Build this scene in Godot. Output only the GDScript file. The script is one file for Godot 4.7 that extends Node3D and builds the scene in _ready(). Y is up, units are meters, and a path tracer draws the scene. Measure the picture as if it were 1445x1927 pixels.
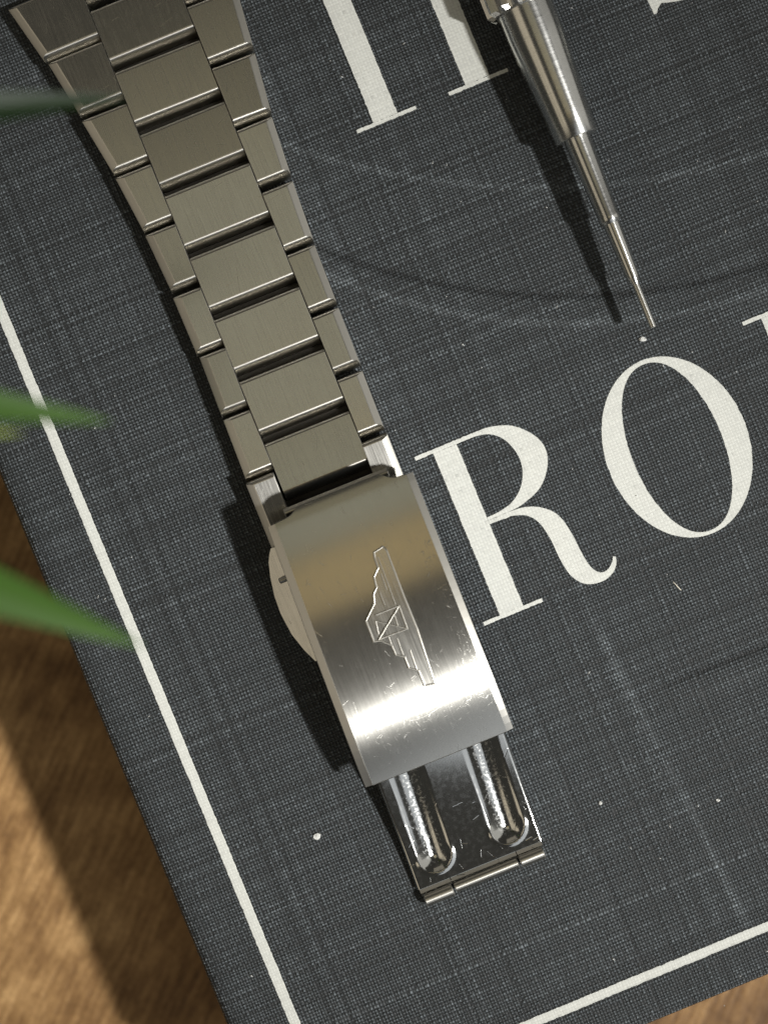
extends Node3D
# Close-up of a steel watch bracelet and a spring-bar tool lying on a linen-covered book.
# Shapes are written in millimetres and committed in metres. Book top lies BT mm above the table.

const MM := 0.001
const BT := 33.5
const BOOK_TURN := 22.4
const STRAP_TURN := 21.9

var rng := RandomNumberGenerator.new()
var mat := {}


# ------------------------------------------------------------------ mesh helper
class MB:
	var v := PackedVector3Array()
	var n := PackedVector3Array()
	var t := PackedVector2Array()
	var uv_from := Vector2.ZERO
	var uv_size := 24.0
	var swap := false

	func uv_of(p: Vector3) -> Vector2:
		if swap:
			return Vector2((p.z - uv_from.y) / uv_size, (p.x - uv_from.x) / uv_size)
		return Vector2((p.x - uv_from.x) / uv_size, (p.z - uv_from.y) / uv_size)

	func tri(a: Vector3, b: Vector3, c: Vector3, na: Vector3, nb: Vector3, nc: Vector3) -> void:
		var g := (b - a).cross(c - a)
		if g.length_squared() < 1e-14:
			return
		if g.dot(na + nb + nc) > 0.0:
			var x := b
			b = c
			c = x
			x = nb
			nb = nc
			nc = x
		for q: Array in [[a, na], [b, nb], [c, nc]]:
			v.append(q[0] * 0.001)
			n.append((q[1] as Vector3).normalized())
			t.append(uv_of(q[0]))

	func quad(a: Vector3, b: Vector3, c: Vector3, d: Vector3, na: Vector3, nb: Vector3, nc: Vector3, nd: Vector3) -> void:
		tri(a, b, c, na, nb, nc)
		tri(a, c, d, na, nc, nd)

	func flat(a: Vector3, b: Vector3, c: Vector3, d: Vector3, away: Vector3) -> void:
		var g := (c - a).cross(d - b).normalized()
		if g.dot(away) < 0.0:
			g = -g
		quad(a, b, c, d, g, g, g, g)

	func box(lo: Vector3, hi: Vector3) -> void:
		var p := func(x: int, y: int, z: int) -> Vector3: return Vector3(hi.x if x else lo.x, hi.y if y else lo.y, hi.z if z else lo.z)
		flat(p.call(0, 1, 0), p.call(1, 1, 0), p.call(1, 1, 1), p.call(0, 1, 1), Vector3.UP)
		flat(p.call(0, 0, 0), p.call(1, 0, 0), p.call(1, 0, 1), p.call(0, 0, 1), Vector3.DOWN)
		flat(p.call(0, 0, 0), p.call(0, 1, 0), p.call(0, 1, 1), p.call(0, 0, 1), Vector3.LEFT)
		flat(p.call(1, 0, 0), p.call(1, 1, 0), p.call(1, 1, 1), p.call(1, 0, 1), Vector3.RIGHT)
		flat(p.call(0, 0, 0), p.call(0, 1, 0), p.call(1, 1, 0), p.call(1, 0, 0), Vector3(0, 0, -1))
		flat(p.call(0, 0, 1), p.call(0, 1, 1), p.call(1, 1, 1), p.call(1, 0, 1), Vector3(0, 0, 1))

	func arrays() -> Array:
		var a := []
		a.resize(Mesh.ARRAY_MAX)
		a[Mesh.ARRAY_VERTEX] = v
		a[Mesh.ARRAY_NORMAL] = n
		a[Mesh.ARRAY_TEX_UV] = t
		return a


func commit(called: String, parts: Array, parent: Node) -> MeshInstance3D:
	# parts: [MB, material, MB, material ...]; one surface each
	var m := ArrayMesh.new()
	var k := 0
	for i in range(0, parts.size(), 2):
		var b: MB = parts[i]
		if b.v.size() == 0:
			continue
		m.add_surface_from_arrays(Mesh.PRIMITIVE_TRIANGLES, b.arrays())
		m.surface_set_material(k, parts[i + 1])
		k += 1
	var o := MeshInstance3D.new()
	o.name = called
	o.mesh = m
	parent.add_child(o, true)
	return o


func thing(called: String, label: String, category: String, at_mm: Vector3, turn: float, group := "") -> Node3D:
	var o := Node3D.new()
	o.name = called
	add_child(o, true)
	o.position = at_mm * MM
	o.rotation_degrees.y = turn
	o.set_meta("label", label)
	o.set_meta("category", category)
	if group:
		o.set_meta("group", group)
	return o


# A block with its own edge profile on each of its four sides.
# q: outline (x, z) far-left, far-right, near-right, near-left; prof: four lists of (inset, drop) from the top down.
func block(top: MB, side: MB, q: Array, y_top: float, prof: Array) -> void:
	var k: int = prof[0].size()
	var out := []
	var dirs := []
	var mid: Vector2 = (q[0] + q[1] + q[2] + q[3]) / 4.0
	for i in 4:
		var d: Vector2 = (q[(i + 1) % 4] - q[i]).normalized()
		var o := Vector2(d.y, -d.x)
		if o.dot(mid - q[i]) > 0.0:
			o = -o
		dirs.append(d)
		out.append(o)
	var ring := []
	for j in k:
		var r := []
		for i in 4:
			var h := (i + 3) % 4
			var p1: Vector2 = q[i] - out[h] * prof[h][j].x
			var p2: Vector2 = q[i] - out[i] * prof[i][j].x
			var hit = Geometry2D.line_intersects_line(p1, dirs[h], p2, dirs[i])
			r.append(hit if hit != null else q[i])
		ring.append(r)
	for i in 4:
		var seg := []
		for j in k - 1:
			var a: Vector2 = prof[i][j]
			var b: Vector2 = prof[i][j + 1]
			var s := Vector3(out[i].x, 0, out[i].y) * (b.y - a.y) + Vector3.UP * (a.x - b.x)
			seg.append(s.normalized())
		for j in k - 1:
			var n0: Vector3 = seg[j]
			var n1: Vector3 = seg[j]
			if j == 0 and n0.y > 0.8:
				n0 = (n0 + Vector3.UP).normalized()
			if j > 0 and seg[j - 1].dot(seg[j]) > 0.7:
				n0 = (seg[j - 1] + seg[j]).normalized()
			if j < k - 2 and seg[j + 1].dot(seg[j]) > 0.7:
				n1 = (seg[j + 1] + seg[j]).normalized()
			var e := (i + 1) % 4
			var pa := Vector3(ring[j][i].x, y_top - prof[i][j].y, ring[j][i].y)
			var pb := Vector3(ring[j][e].x, y_top - prof[i][j].y, ring[j][e].y)
			var pc := Vector3(ring[j + 1][e].x, y_top - prof[i][j + 1].y, ring[j + 1][e].y)
			var pd := Vector3(ring[j + 1][i].x, y_top - prof[i][j + 1].y, ring[j + 1][i].y)
			side.quad(pa, pb, pc, pd, n0, n0, n1, n1)
	var c := []
	for i in 4:
		c.append(Vector3(ring[0][i].x, y_top, ring[0][i].y))
	top.flat(c[0], c[1], c[2], c[3], Vector3.UP)
	var low := []
	for i in 4:
		low.append(Vector3(ring[k - 1][i].x, y_top - prof[0][k - 1].y, ring[k - 1][i].y))
	side.flat(low[0], low[1], low[2], low[3], Vector3.DOWN)


# A body turned about the local z axis at height y; profile: (radius, z).
func lathe(b: MB, profile: Array, y: float, seg := 48) -> void:
	b.swap = true
	var ns := []
	for j in profile.size() - 1:
		var d: Vector2 = profile[j + 1] - profile[j]
		ns.append(Vector2(d.y, -d.x).normalized())   # (radial, axial)
	for j in profile.size() - 1:
		var n0: Vector2 = ns[j]
		var n1: Vector2 = ns[j]
		if j > 0 and ns[j - 1].dot(ns[j]) > 0.75:
			n0 = (ns[j - 1] + ns[j]).normalized()
		if j < ns.size() - 1 and ns[j + 1].dot(ns[j]) > 0.75:
			n1 = (ns[j + 1] + ns[j]).normalized()
		for i in seg:
			var f0 := TAU * i / seg
			var f1 := TAU * (i + 1) / seg
			var r0 := Vector3(cos(f0), sin(f0), 0)
			var r1 := Vector3(cos(f1), sin(f1), 0)
			var up := Vector3(0, y, 0)
			var a: Vector3 = r0 * profile[j].x + up + Vector3(0, 0, profile[j].y)
			var bb: Vector3 = r1 * profile[j].x + up + Vector3(0, 0, profile[j].y)
			var c: Vector3 = r1 * profile[j + 1].x + up + Vector3(0, 0, profile[j + 1].y)
			var d: Vector3 = r0 * profile[j + 1].x + up + Vector3(0, 0, profile[j + 1].y)
			b.quad(a, bb, c, d, r0 * n0.x + Vector3(0, 0, n0.y), r1 * n0.x + Vector3(0, 0, n0.y), r1 * n1.x + Vector3(0, 0, n1.y), r0 * n1.x + Vector3(0, 0, n1.y))


# ------------------------------------------------------------------ textures
func tex(im: Image) -> ImageTexture:
	return ImageTexture.create_from_image(im)


func bytes_image(w: int, h: int, format: int, data: PackedByteArray) -> ImageTexture:
	return tex(Image.create_from_data(w, h, false, format, data))


const LINEN := 2048
const LINEN_MM := 150.0
const LINEN_AT := Vector2(-45, -80)


# Woven cover cloth: two sets of uneven threads, plus the shallow dents pressed into the cover.
func linen() -> Array:
	var size := LINEN
	var per := LINEN_MM / size
	var pos := [PackedFloat32Array(), PackedFloat32Array()]
	var idx := [PackedInt32Array(), PackedInt32Array()]
	var tone := [PackedFloat32Array(), PackedFloat32Array()]
	for a in 2:
		pos[a].resize(size)
		idx[a].resize(size)
		var x := 0.0
		var count := 0
		while x < size:
			var w := rng.randf_range(4.2, 5.6) if rng.randf() > 0.05 else rng.randf_range(5.8, 7.2)
			var slub := rng.randfn(0.0, 0.10) + (0.22 if rng.randf() < 0.04 else 0.0) - (0.5 if rng.randf() < 0.1 else 0.0)
			tone[a].append(slub)
			for k in range(int(x), mini(size, int(x + w) + 1)):
				pos[a][k] = clampf((k - x) / w, 0.0, 1.0)
				idx[a][k] = count
			x += w
			count += 1
		tone[a].append(0.0)
	var arch := [PackedFloat32Array(), PackedFloat32Array()]
	for a in 2:
		arch[a].resize(size)
		for k in size:
			arch[a][k] = sin(PI * pos[a][k])
	var slow := FastNoiseLite.new()
	slow.seed = 5
	slow.frequency = 0.02
	var coarse := 128
	var patch := PackedFloat32Array()
	patch.resize(coarse * coarse)
	for j in coarse:
		for i in coarse:
			patch[j * coarse + i] = slow.get_noise_2d(i * 4.0, j * 4.0)
	# one random number per crossing
	var nx: int = tone[0].size()
	var cross := PackedFloat32Array()
	cross.resize(nx * tone[1].size())
	for k in cross.size():
		cross[k] = rng.randf()
	var h := PackedByteArray()
	var c := PackedByteArray()
	h.resize(size * size)
	c.resize(size * size * 3)
	var k_ink := PackedByteArray()
	k_ink.resize(size * size * 3)
	var ax: PackedFloat32Array = arch[0]
	var ay: PackedFloat32Array = arch[1]
	var ix: PackedInt32Array = idx[0]
	var iy: PackedInt32Array = idx[1]
	var tx: PackedFloat32Array = tone[0]
	var ty: PackedFloat32Array = tone[1]
	var stretch := 16
	for y in size:
		var wy := ay[y]
		var jy := iy[y]
		var toy := ty[jy]
		var py := (y / stretch) * coarse
		for x in size:
			var jx := ix[x]
			var r := cross[jy * nx + jx]
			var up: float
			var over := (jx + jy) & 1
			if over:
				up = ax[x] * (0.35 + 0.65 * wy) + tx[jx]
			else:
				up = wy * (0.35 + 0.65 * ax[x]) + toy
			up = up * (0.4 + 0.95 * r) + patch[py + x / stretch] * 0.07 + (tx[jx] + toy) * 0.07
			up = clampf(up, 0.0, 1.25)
			var o := y * size + x
			h[o] = int(100.0 + up * 46.0)
			var w := 0.93 + 0.07 * minf(1.0, up * 1.6)
			if up < 0.05 and r < 0.05:
				w = 0.86
			k_ink[o * 3] = int(233.0 * w)
			k_ink[o * 3 + 1] = int(234.0 * w)
			k_ink[o * 3 + 2] = int(227.0 * w)
			var l := 0.33 + up * 0.56  # shade of the thread gaps is put into the colour, by weave height
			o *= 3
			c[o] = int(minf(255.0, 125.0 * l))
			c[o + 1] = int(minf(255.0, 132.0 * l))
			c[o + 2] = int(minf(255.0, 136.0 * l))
	# dents: circles (centre x, z, radius, width, depth) and straight lines
	for d: Array in [[58.5, -86.4, 76.8, 0.7, -30.0], [55.28, -78.26, 71.2, 0.8, 20.0], [65.63, -112.17, 90.5, 0.7, 18.0]]:
		var steps := int(d[2] * 2.6 / per)
		for k in steps:
			var f := lerpf(0.25, 2.85, float(k) / steps)
			var at: Vector2 = Vector2(d[0], d[1]) + Vector2(cos(f), sin(f)) * d[2]
			dent(h, c, at, Vector2(cos(f), sin(f)), d[3], d[4] * smoothstep(0.0, 0.15, float(k) / steps))
	for d: Array in [[18.8, 31.2, 120.0, 34.0, 0.7, -24.0], [19.1, 33.7, 120.0, 34.6, 0.7, 18.0], [17.9, 22.0, 19.2, 38.0, 0.9, 20.0], [19.2, 38.0, 20.9, 61.4, 0.9, 20.0]]:
		var p0 := Vector2(d[0], d[1])
		var p1 := Vector2(d[2], d[3])
		var dir := (p1 - p0).normalized()
		var steps2 := int(p0.distance_to(p1) / per)
		for k in steps2:
			dent(h, c, p0 + dir * k * per, Vector2(-dir.y, dir.x), d[4], d[5] * smoothstep(0.0, 0.1, float(k) / steps2))
	return [bytes_image(size, size, Image.FORMAT_R8, h), bytes_image(size, size, Image.FORMAT_RGB8, c), bytes_image(size, size, Image.FORMAT_RGB8, k_ink)]


func dent(h: PackedByteArray, c: PackedByteArray, at: Vector2, across: Vector2, width: float, depth: float) -> void:
	var per := LINEN_MM / LINEN
	var reach := int(width * 1.6 / per)
	for j in range(-reach, reach + 1):
		var p := (at + across * j * per - LINEN_AT) / per
		if p.x < 0 or p.y < 0 or p.x >= LINEN or p.y >= LINEN:
			continue
		var o := int(p.y) * LINEN + int(p.x)
		var g := exp(-pow(j * per / width * 1.6, 2.0))
		h[o] = clampi(h[o] + int(depth * 0.5 * g), 0, 255)
		# sheen and shade of the dents put into the colour: pressed darker, raised paler
		var f := 1.0 + g * (0.0135 * depth if depth > 0 else 0.010 * depth)
		for k in 3:
			c[o * 3 + k] = clampi(int(c[o * 3 + k] * f), 0, 255)


# Brushed metal: fine streaks along v, with optional scratches and spots of wear.
func brushed(size: int, seed_: int, scratches: int, low := 0.20, high := 0.32, grain := 12.0, edge_wear := false) -> Array:
	var f := FastNoiseLite.new()
	f.seed = seed_
	f.frequency = 0.5
	f.fractal_octaves = 2
	var g := FastNoiseLite.new()
	g.seed = seed_ + 9
	g.frequency = 0.02
	var streak := PackedFloat32Array()
	streak.resize(size * size)
	for y in size:
		for x in size:
			streak[y * size + x] = 0.5 + 0.35 * f.get_noise_2d(x * 0.9, y * 0.016) + 0.3 * f.get_noise_2d(x * 0.28 + 700.0, y * 0.006)
	var h := PackedFloat32Array(streak)
	var r := PackedFloat32Array()
	r.resize(size * size)
	for y in size:
		for x in size:
			var k := y * size + x
			r[k] = lerpf(low, high, clampf(streak[k] * 0.88 + 0.12 * (0.5 + g.get_noise_2d(x, y)), 0, 1))
	for s in scratches:
		var p := Vector2(rng.randf() * size, rng.randf() * size)
		if edge_wear and s < 130:
			p = Vector2(rng.randf_range(0.5, 0.545) * size, rng.randf_range(0.25, 0.85) * size)
		elif edge_wear and s < 420:
			p = Vector2(rng.randf_range(0.13, 0.545) * size, rng.randf_range(0.70, 0.93) * size)
		var a := rng.randf() * TAU if rng.randf() < 0.6 else PI / 2 + rng.randfn(0, 0.25)
		var length := rng.randf_range(4, 26) if rng.randf() < 0.93 else rng.randf_range(30, 120)
		var turn := rng.randfn(0, 0.004)
		var deep := rng.randf_range(0.15, 0.75)
		if edge_wear and s < 420:
			deep *= 0.8
			length = minf(length, 16.0)
		for k in int(length):
			p += Vector2(cos(a), sin(a))
			a += turn
			var x := posmod(int(p.x), size)
			var y := posmod(int(p.y), size)
			h[y * size + x] -= deep
			h[y * size + posmod(x + 1, size)] += deep * 0.6
			r[y * size + x] += 0.12 * deep
	var hb := PackedByteArray()
	var rb := PackedByteArray()
	hb.resize(size * size)
	rb.resize(size * size)
	for k in size * size:
		hb[k] = int(clampf(120.0 + (streak[k] - 0.5) * grain + (h[k] - streak[k]) * 60.0, 0, 255))
		rb[k] = int(clampf(r[k], 0.02, 1.0) * 255.0)
	return [bytes_image(size, size, Image.FORMAT_R8, hb), bytes_image(size, size, Image.FORMAT_R8, rb)]


# Polished plate with blotches of wear.
func worn(size: int, grain: float, contrast: float, ripple: float) -> Array:
	var f := FastNoiseLite.new()
	f.seed = 31
	f.frequency = grain
	f.fractal_octaves = 5
	var hb := PackedByteArray()
	var rb := PackedByteArray()
	hb.resize(size * size)
	rb.resize(size * size)
	for y in size:
		for x in size:
			var v := f.get_noise_2d(x, y)
			var w := smoothstep(-0.1, 0.4, v)
			hb[y * size + x] = int(128 + w * ripple + f.get_noise_2d(x * 6.0, y * 6.0 + 400.0) * (4 + ripple * 1.6 * w))
			rb[y * size + x] = int(255 * (0.11 + contrast * w + 0.05 * absf(f.get_noise_2d(x * 4.0 + 90.0, y * 4.0))))
	for s in 90:
		var p := Vector2(rng.randf() * size, rng.randf() * size)
		var a := rng.randf() * TAU
		for k in rng.randi_range(5, 30):
			p += Vector2(cos(a), sin(a))
			var x := posmod(int(p.x), size)
			var y := posmod(int(p.y), size)
			hb[y * size + x] = 40
	return [bytes_image(size, size, Image.FORMAT_R8, hb), bytes_image(size, size, Image.FORMAT_R8, rb)]


func wood() -> Array:
	var size := 1024
	var f := FastNoiseLite.new()
	f.seed = 12
	f.frequency = 0.01
	f.fractal_octaves = 4
	var g := FastNoiseLite.new()
	g.seed = 77
	g.frequency = 0.09
	g.fractal_octaves = 3
	var c := PackedByteArray()
	var h := PackedByteArray()
	c.resize(size * size * 3)
	h.resize(size * size)
	for y in size:
		for x in size:
			# grain runs down to the left
			var u := x * 0.91 + y * 0.41
			var w := -x * 0.41 + y * 0.91
			var warp := f.get_noise_2d(x * 0.5, y * 0.5) * 60.0
			var blot := f.get_noise_2d(u * 0.7 + warp, w * 0.9 + warp) * 0.5 + 0.5
			var flame := 0.5 + 0.5 * sin(w * 0.045 + f.get_noise_2d(u * 0.6, w * 0.6) * 9.0)
			var line := g.get_noise_2d(u * 2.4, w * 0.22)
			var pore := g.get_noise_2d(u * 5.0 + 100.0, w * 1.4)
			var l := clampf(0.46 + 0.42 * blot + 0.12 * flame + 0.22 * line + 0.18 * pore, 0.12, 1.0)
			if pore > 0.42:
				l *= 0.72
			var o := (y * size + x) * 3
			c[o] = int(212.0 * l + 10)
			c[o + 1] = int(176.0 * pow(l, 1.15) + 3)
			c[o + 2] = int(124.0 * pow(l, 1.45))
			h[y * size + x] = int(clampf(128 + line * 50 + pore * 60, 0, 255))
	return [bytes_image(size, size, Image.FORMAT_R8, h), bytes_image(size, size, Image.FORMAT_RGB8, c)]


func make_materials() -> void:
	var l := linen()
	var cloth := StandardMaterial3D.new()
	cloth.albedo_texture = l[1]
	cloth.roughness = 0.5
	cloth.metallic_specular = 0.45
	cloth.heightmap_enabled = true
	cloth.heightmap_texture = l[0]
	cloth.heightmap_scale = 0.11
	mat.cloth = cloth
	var ink := StandardMaterial3D.new()
	ink.albedo_texture = l[2]
	ink.roughness = 0.6
	ink.heightmap_enabled = true
	ink.heightmap_texture = l[0]
	ink.heightmap_scale = 0.012
	mat.ink = ink
	var pages := StandardMaterial3D.new()
	pages.albedo_color = Color(0.7, 0.66, 0.56).linear_to_srgb()
	mat.pages = pages

	var b := brushed(512, 3, 110)
	var steel := StandardMaterial3D.new()
	steel.albedo_color = Color(0.67, 0.655, 0.61).linear_to_srgb()
	steel.metallic = 1.0
	steel.roughness_texture = b[1]
	steel.heightmap_enabled = true
	steel.heightmap_texture = b[0]
	steel.heightmap_scale = 0.0042
	steel.anisotropy_enabled = true
	steel.anisotropy = 0.75
	mat.steel = steel
	var edge := StandardMaterial3D.new()
	edge.albedo_color = Color(0.62, 0.60, 0.55).linear_to_srgb()
	edge.metallic = 1.0
	edge.roughness = 0.33
	edge.anisotropy_enabled = true
	edge.anisotropy = 0.7
	mat.edge = edge
	var cb := brushed(1024, 8, 820, 0.20, 0.25, 2.2, true)
	var cover := steel.duplicate()
	cover.roughness_texture = cb[1]
	cover.heightmap_texture = cb[0]
	cover.heightmap_scale = 0.0032
	cover.anisotropy = 0.95
	mat.cover = cover
	var w := worn(512, 0.06, 0.03, 0.0)
	var blade := StandardMaterial3D.new()
	blade.albedo_color = Color(0.64, 0.64, 0.62).linear_to_srgb()
	blade.metallic = 1.0
	blade.roughness_texture = w[1]
	blade.heightmap_enabled = true
	blade.heightmap_texture = w[0]
	blade.heightmap_scale = 0.005
	mat.blade = blade
	var w2 := worn(512, 0.1, 0.16, 12.0)
	var pitted := blade.duplicate()
	pitted.roughness_texture = w2[1]
	pitted.heightmap_texture = w2[0]
	pitted.heightmap_scale = 0.0022
	mat.blade_worn = pitted
	var bar := edge.duplicate()
	bar.anisotropy_enabled = false
	bar.roughness = 0.34
	mat.bar = bar
	var chrome := StandardMaterial3D.new()
	chrome.albedo_color = Color(0.68, 0.675, 0.65).linear_to_srgb()
	chrome.metallic = 1.0
	chrome.roughness_texture = b[1]
	chrome.heightmap_enabled = true
	chrome.heightmap_texture = b[0]
	chrome.heightmap_scale = 0.0014
	chrome.anisotropy_enabled = true
	chrome.anisotropy = 0.75
	mat.chrome = chrome
	var wd := wood()
	var table := StandardMaterial3D.new()
	table.albedo_texture = wd[1]
	table.roughness = 0.55
	table.heightmap_enabled = true
	table.heightmap_texture = wd[0]
	table.heightmap_scale = 0.02
	mat.wood = table
	var leaf := StandardMaterial3D.new()
	leaf.albedo_color = Color(0.075, 0.16, 0.025).linear_to_srgb()
	leaf.roughness = 0.4
	leaf.backlight_enabled = true
	leaf.backlight = Color(0.25, 0.5, 0.08)
	mat.leaf = leaf
	var lint := StandardMaterial3D.new()
	lint.albedo_color = Color(0.75, 0.75, 0.72).linear_to_srgb()
	lint.roughness = 0.9
	mat.lint = lint
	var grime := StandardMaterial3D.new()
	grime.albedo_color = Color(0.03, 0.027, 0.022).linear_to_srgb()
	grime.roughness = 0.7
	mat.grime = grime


# ------------------------------------------------------------------ light
# toward: direction (world) in which the panel stands, dist in metres, size in metres, radiance
func panel(called: String, toward: Vector3, dist: float, size: Vector2, color: Color, radiance: float) -> void:
	var a := AreaLight3D.new()
	a.name = called
	a.area_size = size
	a.area_normalize_energy = false
	a.light_color = color
	a.light_energy = radiance / PI
	a.shadow_enabled = true
	a.area_range = 6.0
	a.area_attenuation = 2.0
	var c := Vector3(0, BT * MM, 0)
	a.position = c + toward.normalized() * dist
	add_child(a)
	var up := Vector3(0.373, 0, 0.928)
	if absf(toward.normalized().dot(up)) > 0.95:
		up = Vector3.UP
	a.look_at_from_position(a.position, c, up)


# ------------------------------------------------------------------ build
func _ready() -> void:
	rng.seed = 20240
	var cam := Camera3D.new()
	cam.name = "camera"
	cam.fov = 33.5
	cam.near = 0.01
	cam.far = 20.0
	add_child(cam)
	cam.position = Vector3(0, (BT + 200.0) * MM, 0)
	cam.rotation_degrees = Vector3(-90, 0, 0)
	var lens := CameraAttributesPhysical.new()
	lens.frustum_focal_length = 12.0 / tan(deg_to_rad(33.5 / 2))
	lens.frustum_focus_distance = 0.197
	lens.frustum_near = 0.01
	lens.frustum_far = 20.0
	lens.exposure_aperture = 8.8
	cam.attributes = lens
	cam.current = true

	var we := WorldEnvironment.new()
	var env := Environment.new()
	env.background_mode = Environment.BG_COLOR
	env.background_color = Color(0.034, 0.033, 0.029).linear_to_srgb()
	env.tonemap_mode = Environment.TONE_MAPPER_LINEAR
	env.tonemap_exposure = 1.13
	env.sdfgi_enabled = true
	env.ssao_enabled = true
	env.ssil_enabled = true
	we.environment = env
	add_child(we)

	# sunlight: one hard, distant lamp, low on the right
	var sun := SpotLight3D.new()
	sun.name = "window_beam"
	var sun_dir := Vector3(0.953 * 0.625, 0.780, 0.30 * 0.625)
	sun.position = Vector3(0.003, BT * MM, 0.014) + sun_dir * 2.5
	sun.light_color = Color(1.0, 0.995, 0.98)
	sun.light_energy = 11.6
	sun.light_size = 0.095
	sun.spot_angle = 2.32  # narrow soft cone, shaped to dim the corners
	sun.spot_angle_attenuation = 1.0
	sun.spot_range = 6.0
	sun.spot_attenuation = 2.0
	sun.shadow_enabled = true
	add_child(sun)
	sun.look_at_from_position(sun.position, Vector3(0.003, BT * MM, 0.014), Vector3.UP)
	var along := Vector3(0.373, 0, 0.928)      # down the bracelet
	var across := Vector3(0.928, 0, -0.373)    # to its right
	panel("added_tan_panel", Vector3.UP + along * 0.027, 1.2, Vector2(0.55, 0.165), Color(1.0, 0.88, 0.62), 0.42)  # added unseen panel, sized for the tan band on the clasp cover
	panel("added_overhead_panel", Vector3.UP - along * 0.122, 1.25, Vector2(0.55, 0.18), Color(1.0, 0.99, 0.88), 0.31)  # added panel overhead, brightens the link tops
	panel("added_upper_panel", Vector3.UP - along * 0.265, 1.25, Vector2(0.55, 0.17), Color(1.0, 0.95, 0.78), 0.22)  # second, dimmer panel added to lift the topmost links
	panel("added_front_panel", across * 0.42 + along * 0.85 + Vector3.UP * 0.6, 1.4, Vector2(1.3, 0.9), Color(0.96, 0.98, 1.0), 0.52)  # unseen panel added to light the bevels and the blade
	panel("added_side_panel", across * 1.0 + along * 0.1 + Vector3.UP * 0.45, 1.4, Vector2(1.1, 1.0), Color(1.0, 0.99, 0.96), 0.42)  # panel added at the right to brighten the tool
	panel("added_far_panel", -along * 1.0 + Vector3.UP * 0.5, 1.5, Vector2(1.4, 0.7), Color(1.0, 0.95, 0.86), 0.18)  # unseen panel added so the upper bevels show pale
	panel("added_left_panel", -across * 0.8 + Vector3.UP * 0.8, 1.3, Vector2(0.62, 1.4), Color(1.0, 0.94, 0.83), 0.50)  # warm panel added at the left for chamfers and the shaded wood

	make_materials()
	build_table()
	build_book()
	build_bracelet()
	build_driver()
	build_plant()
	build_lint()


func build_table() -> void:
	var t := thing("wooden_table", "brown grained wooden tabletop under the dark book", "table", Vector3.ZERO, 0)
	var b := MB.new()
	b.uv_from = Vector2(-90, -90)
	b.uv_size = 200.0
	b.box(Vector3(-420, -24, -420), Vector3(420, 0, 420))
	commit("table_top", [b, mat.wood], t)


# ---- book
func shape_on_book(b: MB, pts: PackedVector2Array, y: float) -> void:
	pts = ragged(pts)
	var ids := Geometry2D.triangulate_polygon(pts)
	for k in range(0, ids.size(), 3):
		var p := []
		for j in 3:
			p.append(Vector3(pts[ids[k + j]].x, y, pts[ids[k + j]].y))
		b.tri(p[0], p[1], p[2], Vector3.UP, Vector3.UP, Vector3.UP)


# Printed edges follow the threads, so they are never quite straight.
func ragged(pts: PackedVector2Array) -> PackedVector2Array:
	var out := PackedVector2Array()
	for i in pts.size():
		var p := pts[i]
		var q := pts[(i + 1) % pts.size()]
		out.append(p)
		var n := int(p.distance_to(q) / 0.3)
		var d := (q - p).normalized()
		for k in range(1, n):
			out.append(p.lerp(q, float(k) / n) + Vector2(-d.y, d.x) * rng.randfn(0, 0.022))
	return out


func rect(b: MB, x0: float, z0: float, x1: float, z1: float, y: float) -> void:
	shape_on_book(b, PackedVector2Array([Vector2(x0, z0), Vector2(x1, z0), Vector2(x1, z1), Vector2(x0, z1)]), y)


func smooth_line(keys: Array, per := 10) -> PackedVector2Array:
	var out := PackedVector2Array()
	for i in keys.size() - 1:
		var a: Vector2 = keys[maxi(i - 1, 0)]
		var b: Vector2 = keys[i]
		var c: Vector2 = keys[i + 1]
		var d: Vector2 = keys[mini(i + 2, keys.size() - 1)]
		for k in per:
			out.append(b.cubic_interpolate(c, a, d, float(k) / per))
	out.append(keys[-1])
	return out


func cloth_mb() -> MB:
	var b := MB.new()
	b.uv_from = LINEN_AT
	b.uv_size = LINEN_MM
	return b


func build_book() -> void:
	var o := thing("book", "large dark grey linen covered hardback with white lettering and border line", "book", Vector3.ZERO, BOOK_TURN)
	var x0 := -40.2
	var x1 := 190.0
	var z0 := -240.0
	var z1 := 67.6
	# boards with rounded edges
	for lid in 2:
		var y := BT if lid == 0 else 3.2
		var soft := []
		for k in 7:
			var f := PI / 2 * k / 6.0
			soft.append(Vector2(0.7 * (1 - sin(f)), 0.7 * (1 - cos(f))))
		soft.append(Vector2(0, 3.2 if lid else 3.0))
		var round_side := []
		for k in 7:
			var f := PI / 2 * k / 6.0
			round_side.append(Vector2(1.5 * (1 - sin(f)), 1.2 * (1 - cos(f))))
		round_side.append(Vector2(0, 3.2 if lid else 3.0))
		var b := cloth_mb()
		block(b, b, [Vector2(x0, z0), Vector2(x1, z0), Vector2(x1, z1), Vector2(x0, z1)], y, [soft, soft, soft, round_side])
		var board := commit("front_cover" if lid == 0 else "back_cover", [b, mat.cloth], o)
		if lid == 0:
			print_cover(board)
	var s := cloth_mb()
	s.box(Vector3(x0 + 0.15, 3.2, z0), Vector3(x0 + 2.6, BT - 3.0, z1 - 0.2))
	commit("spine", [s, mat.cloth], o)
	var p := MB.new()
	p.box(Vector3(x0 + 2.6, 3.25, z0 + 3), Vector3(x1 - 4, BT - 3.05, z1 - 4))
	commit("page_block", [p, mat.pages], o)


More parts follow.
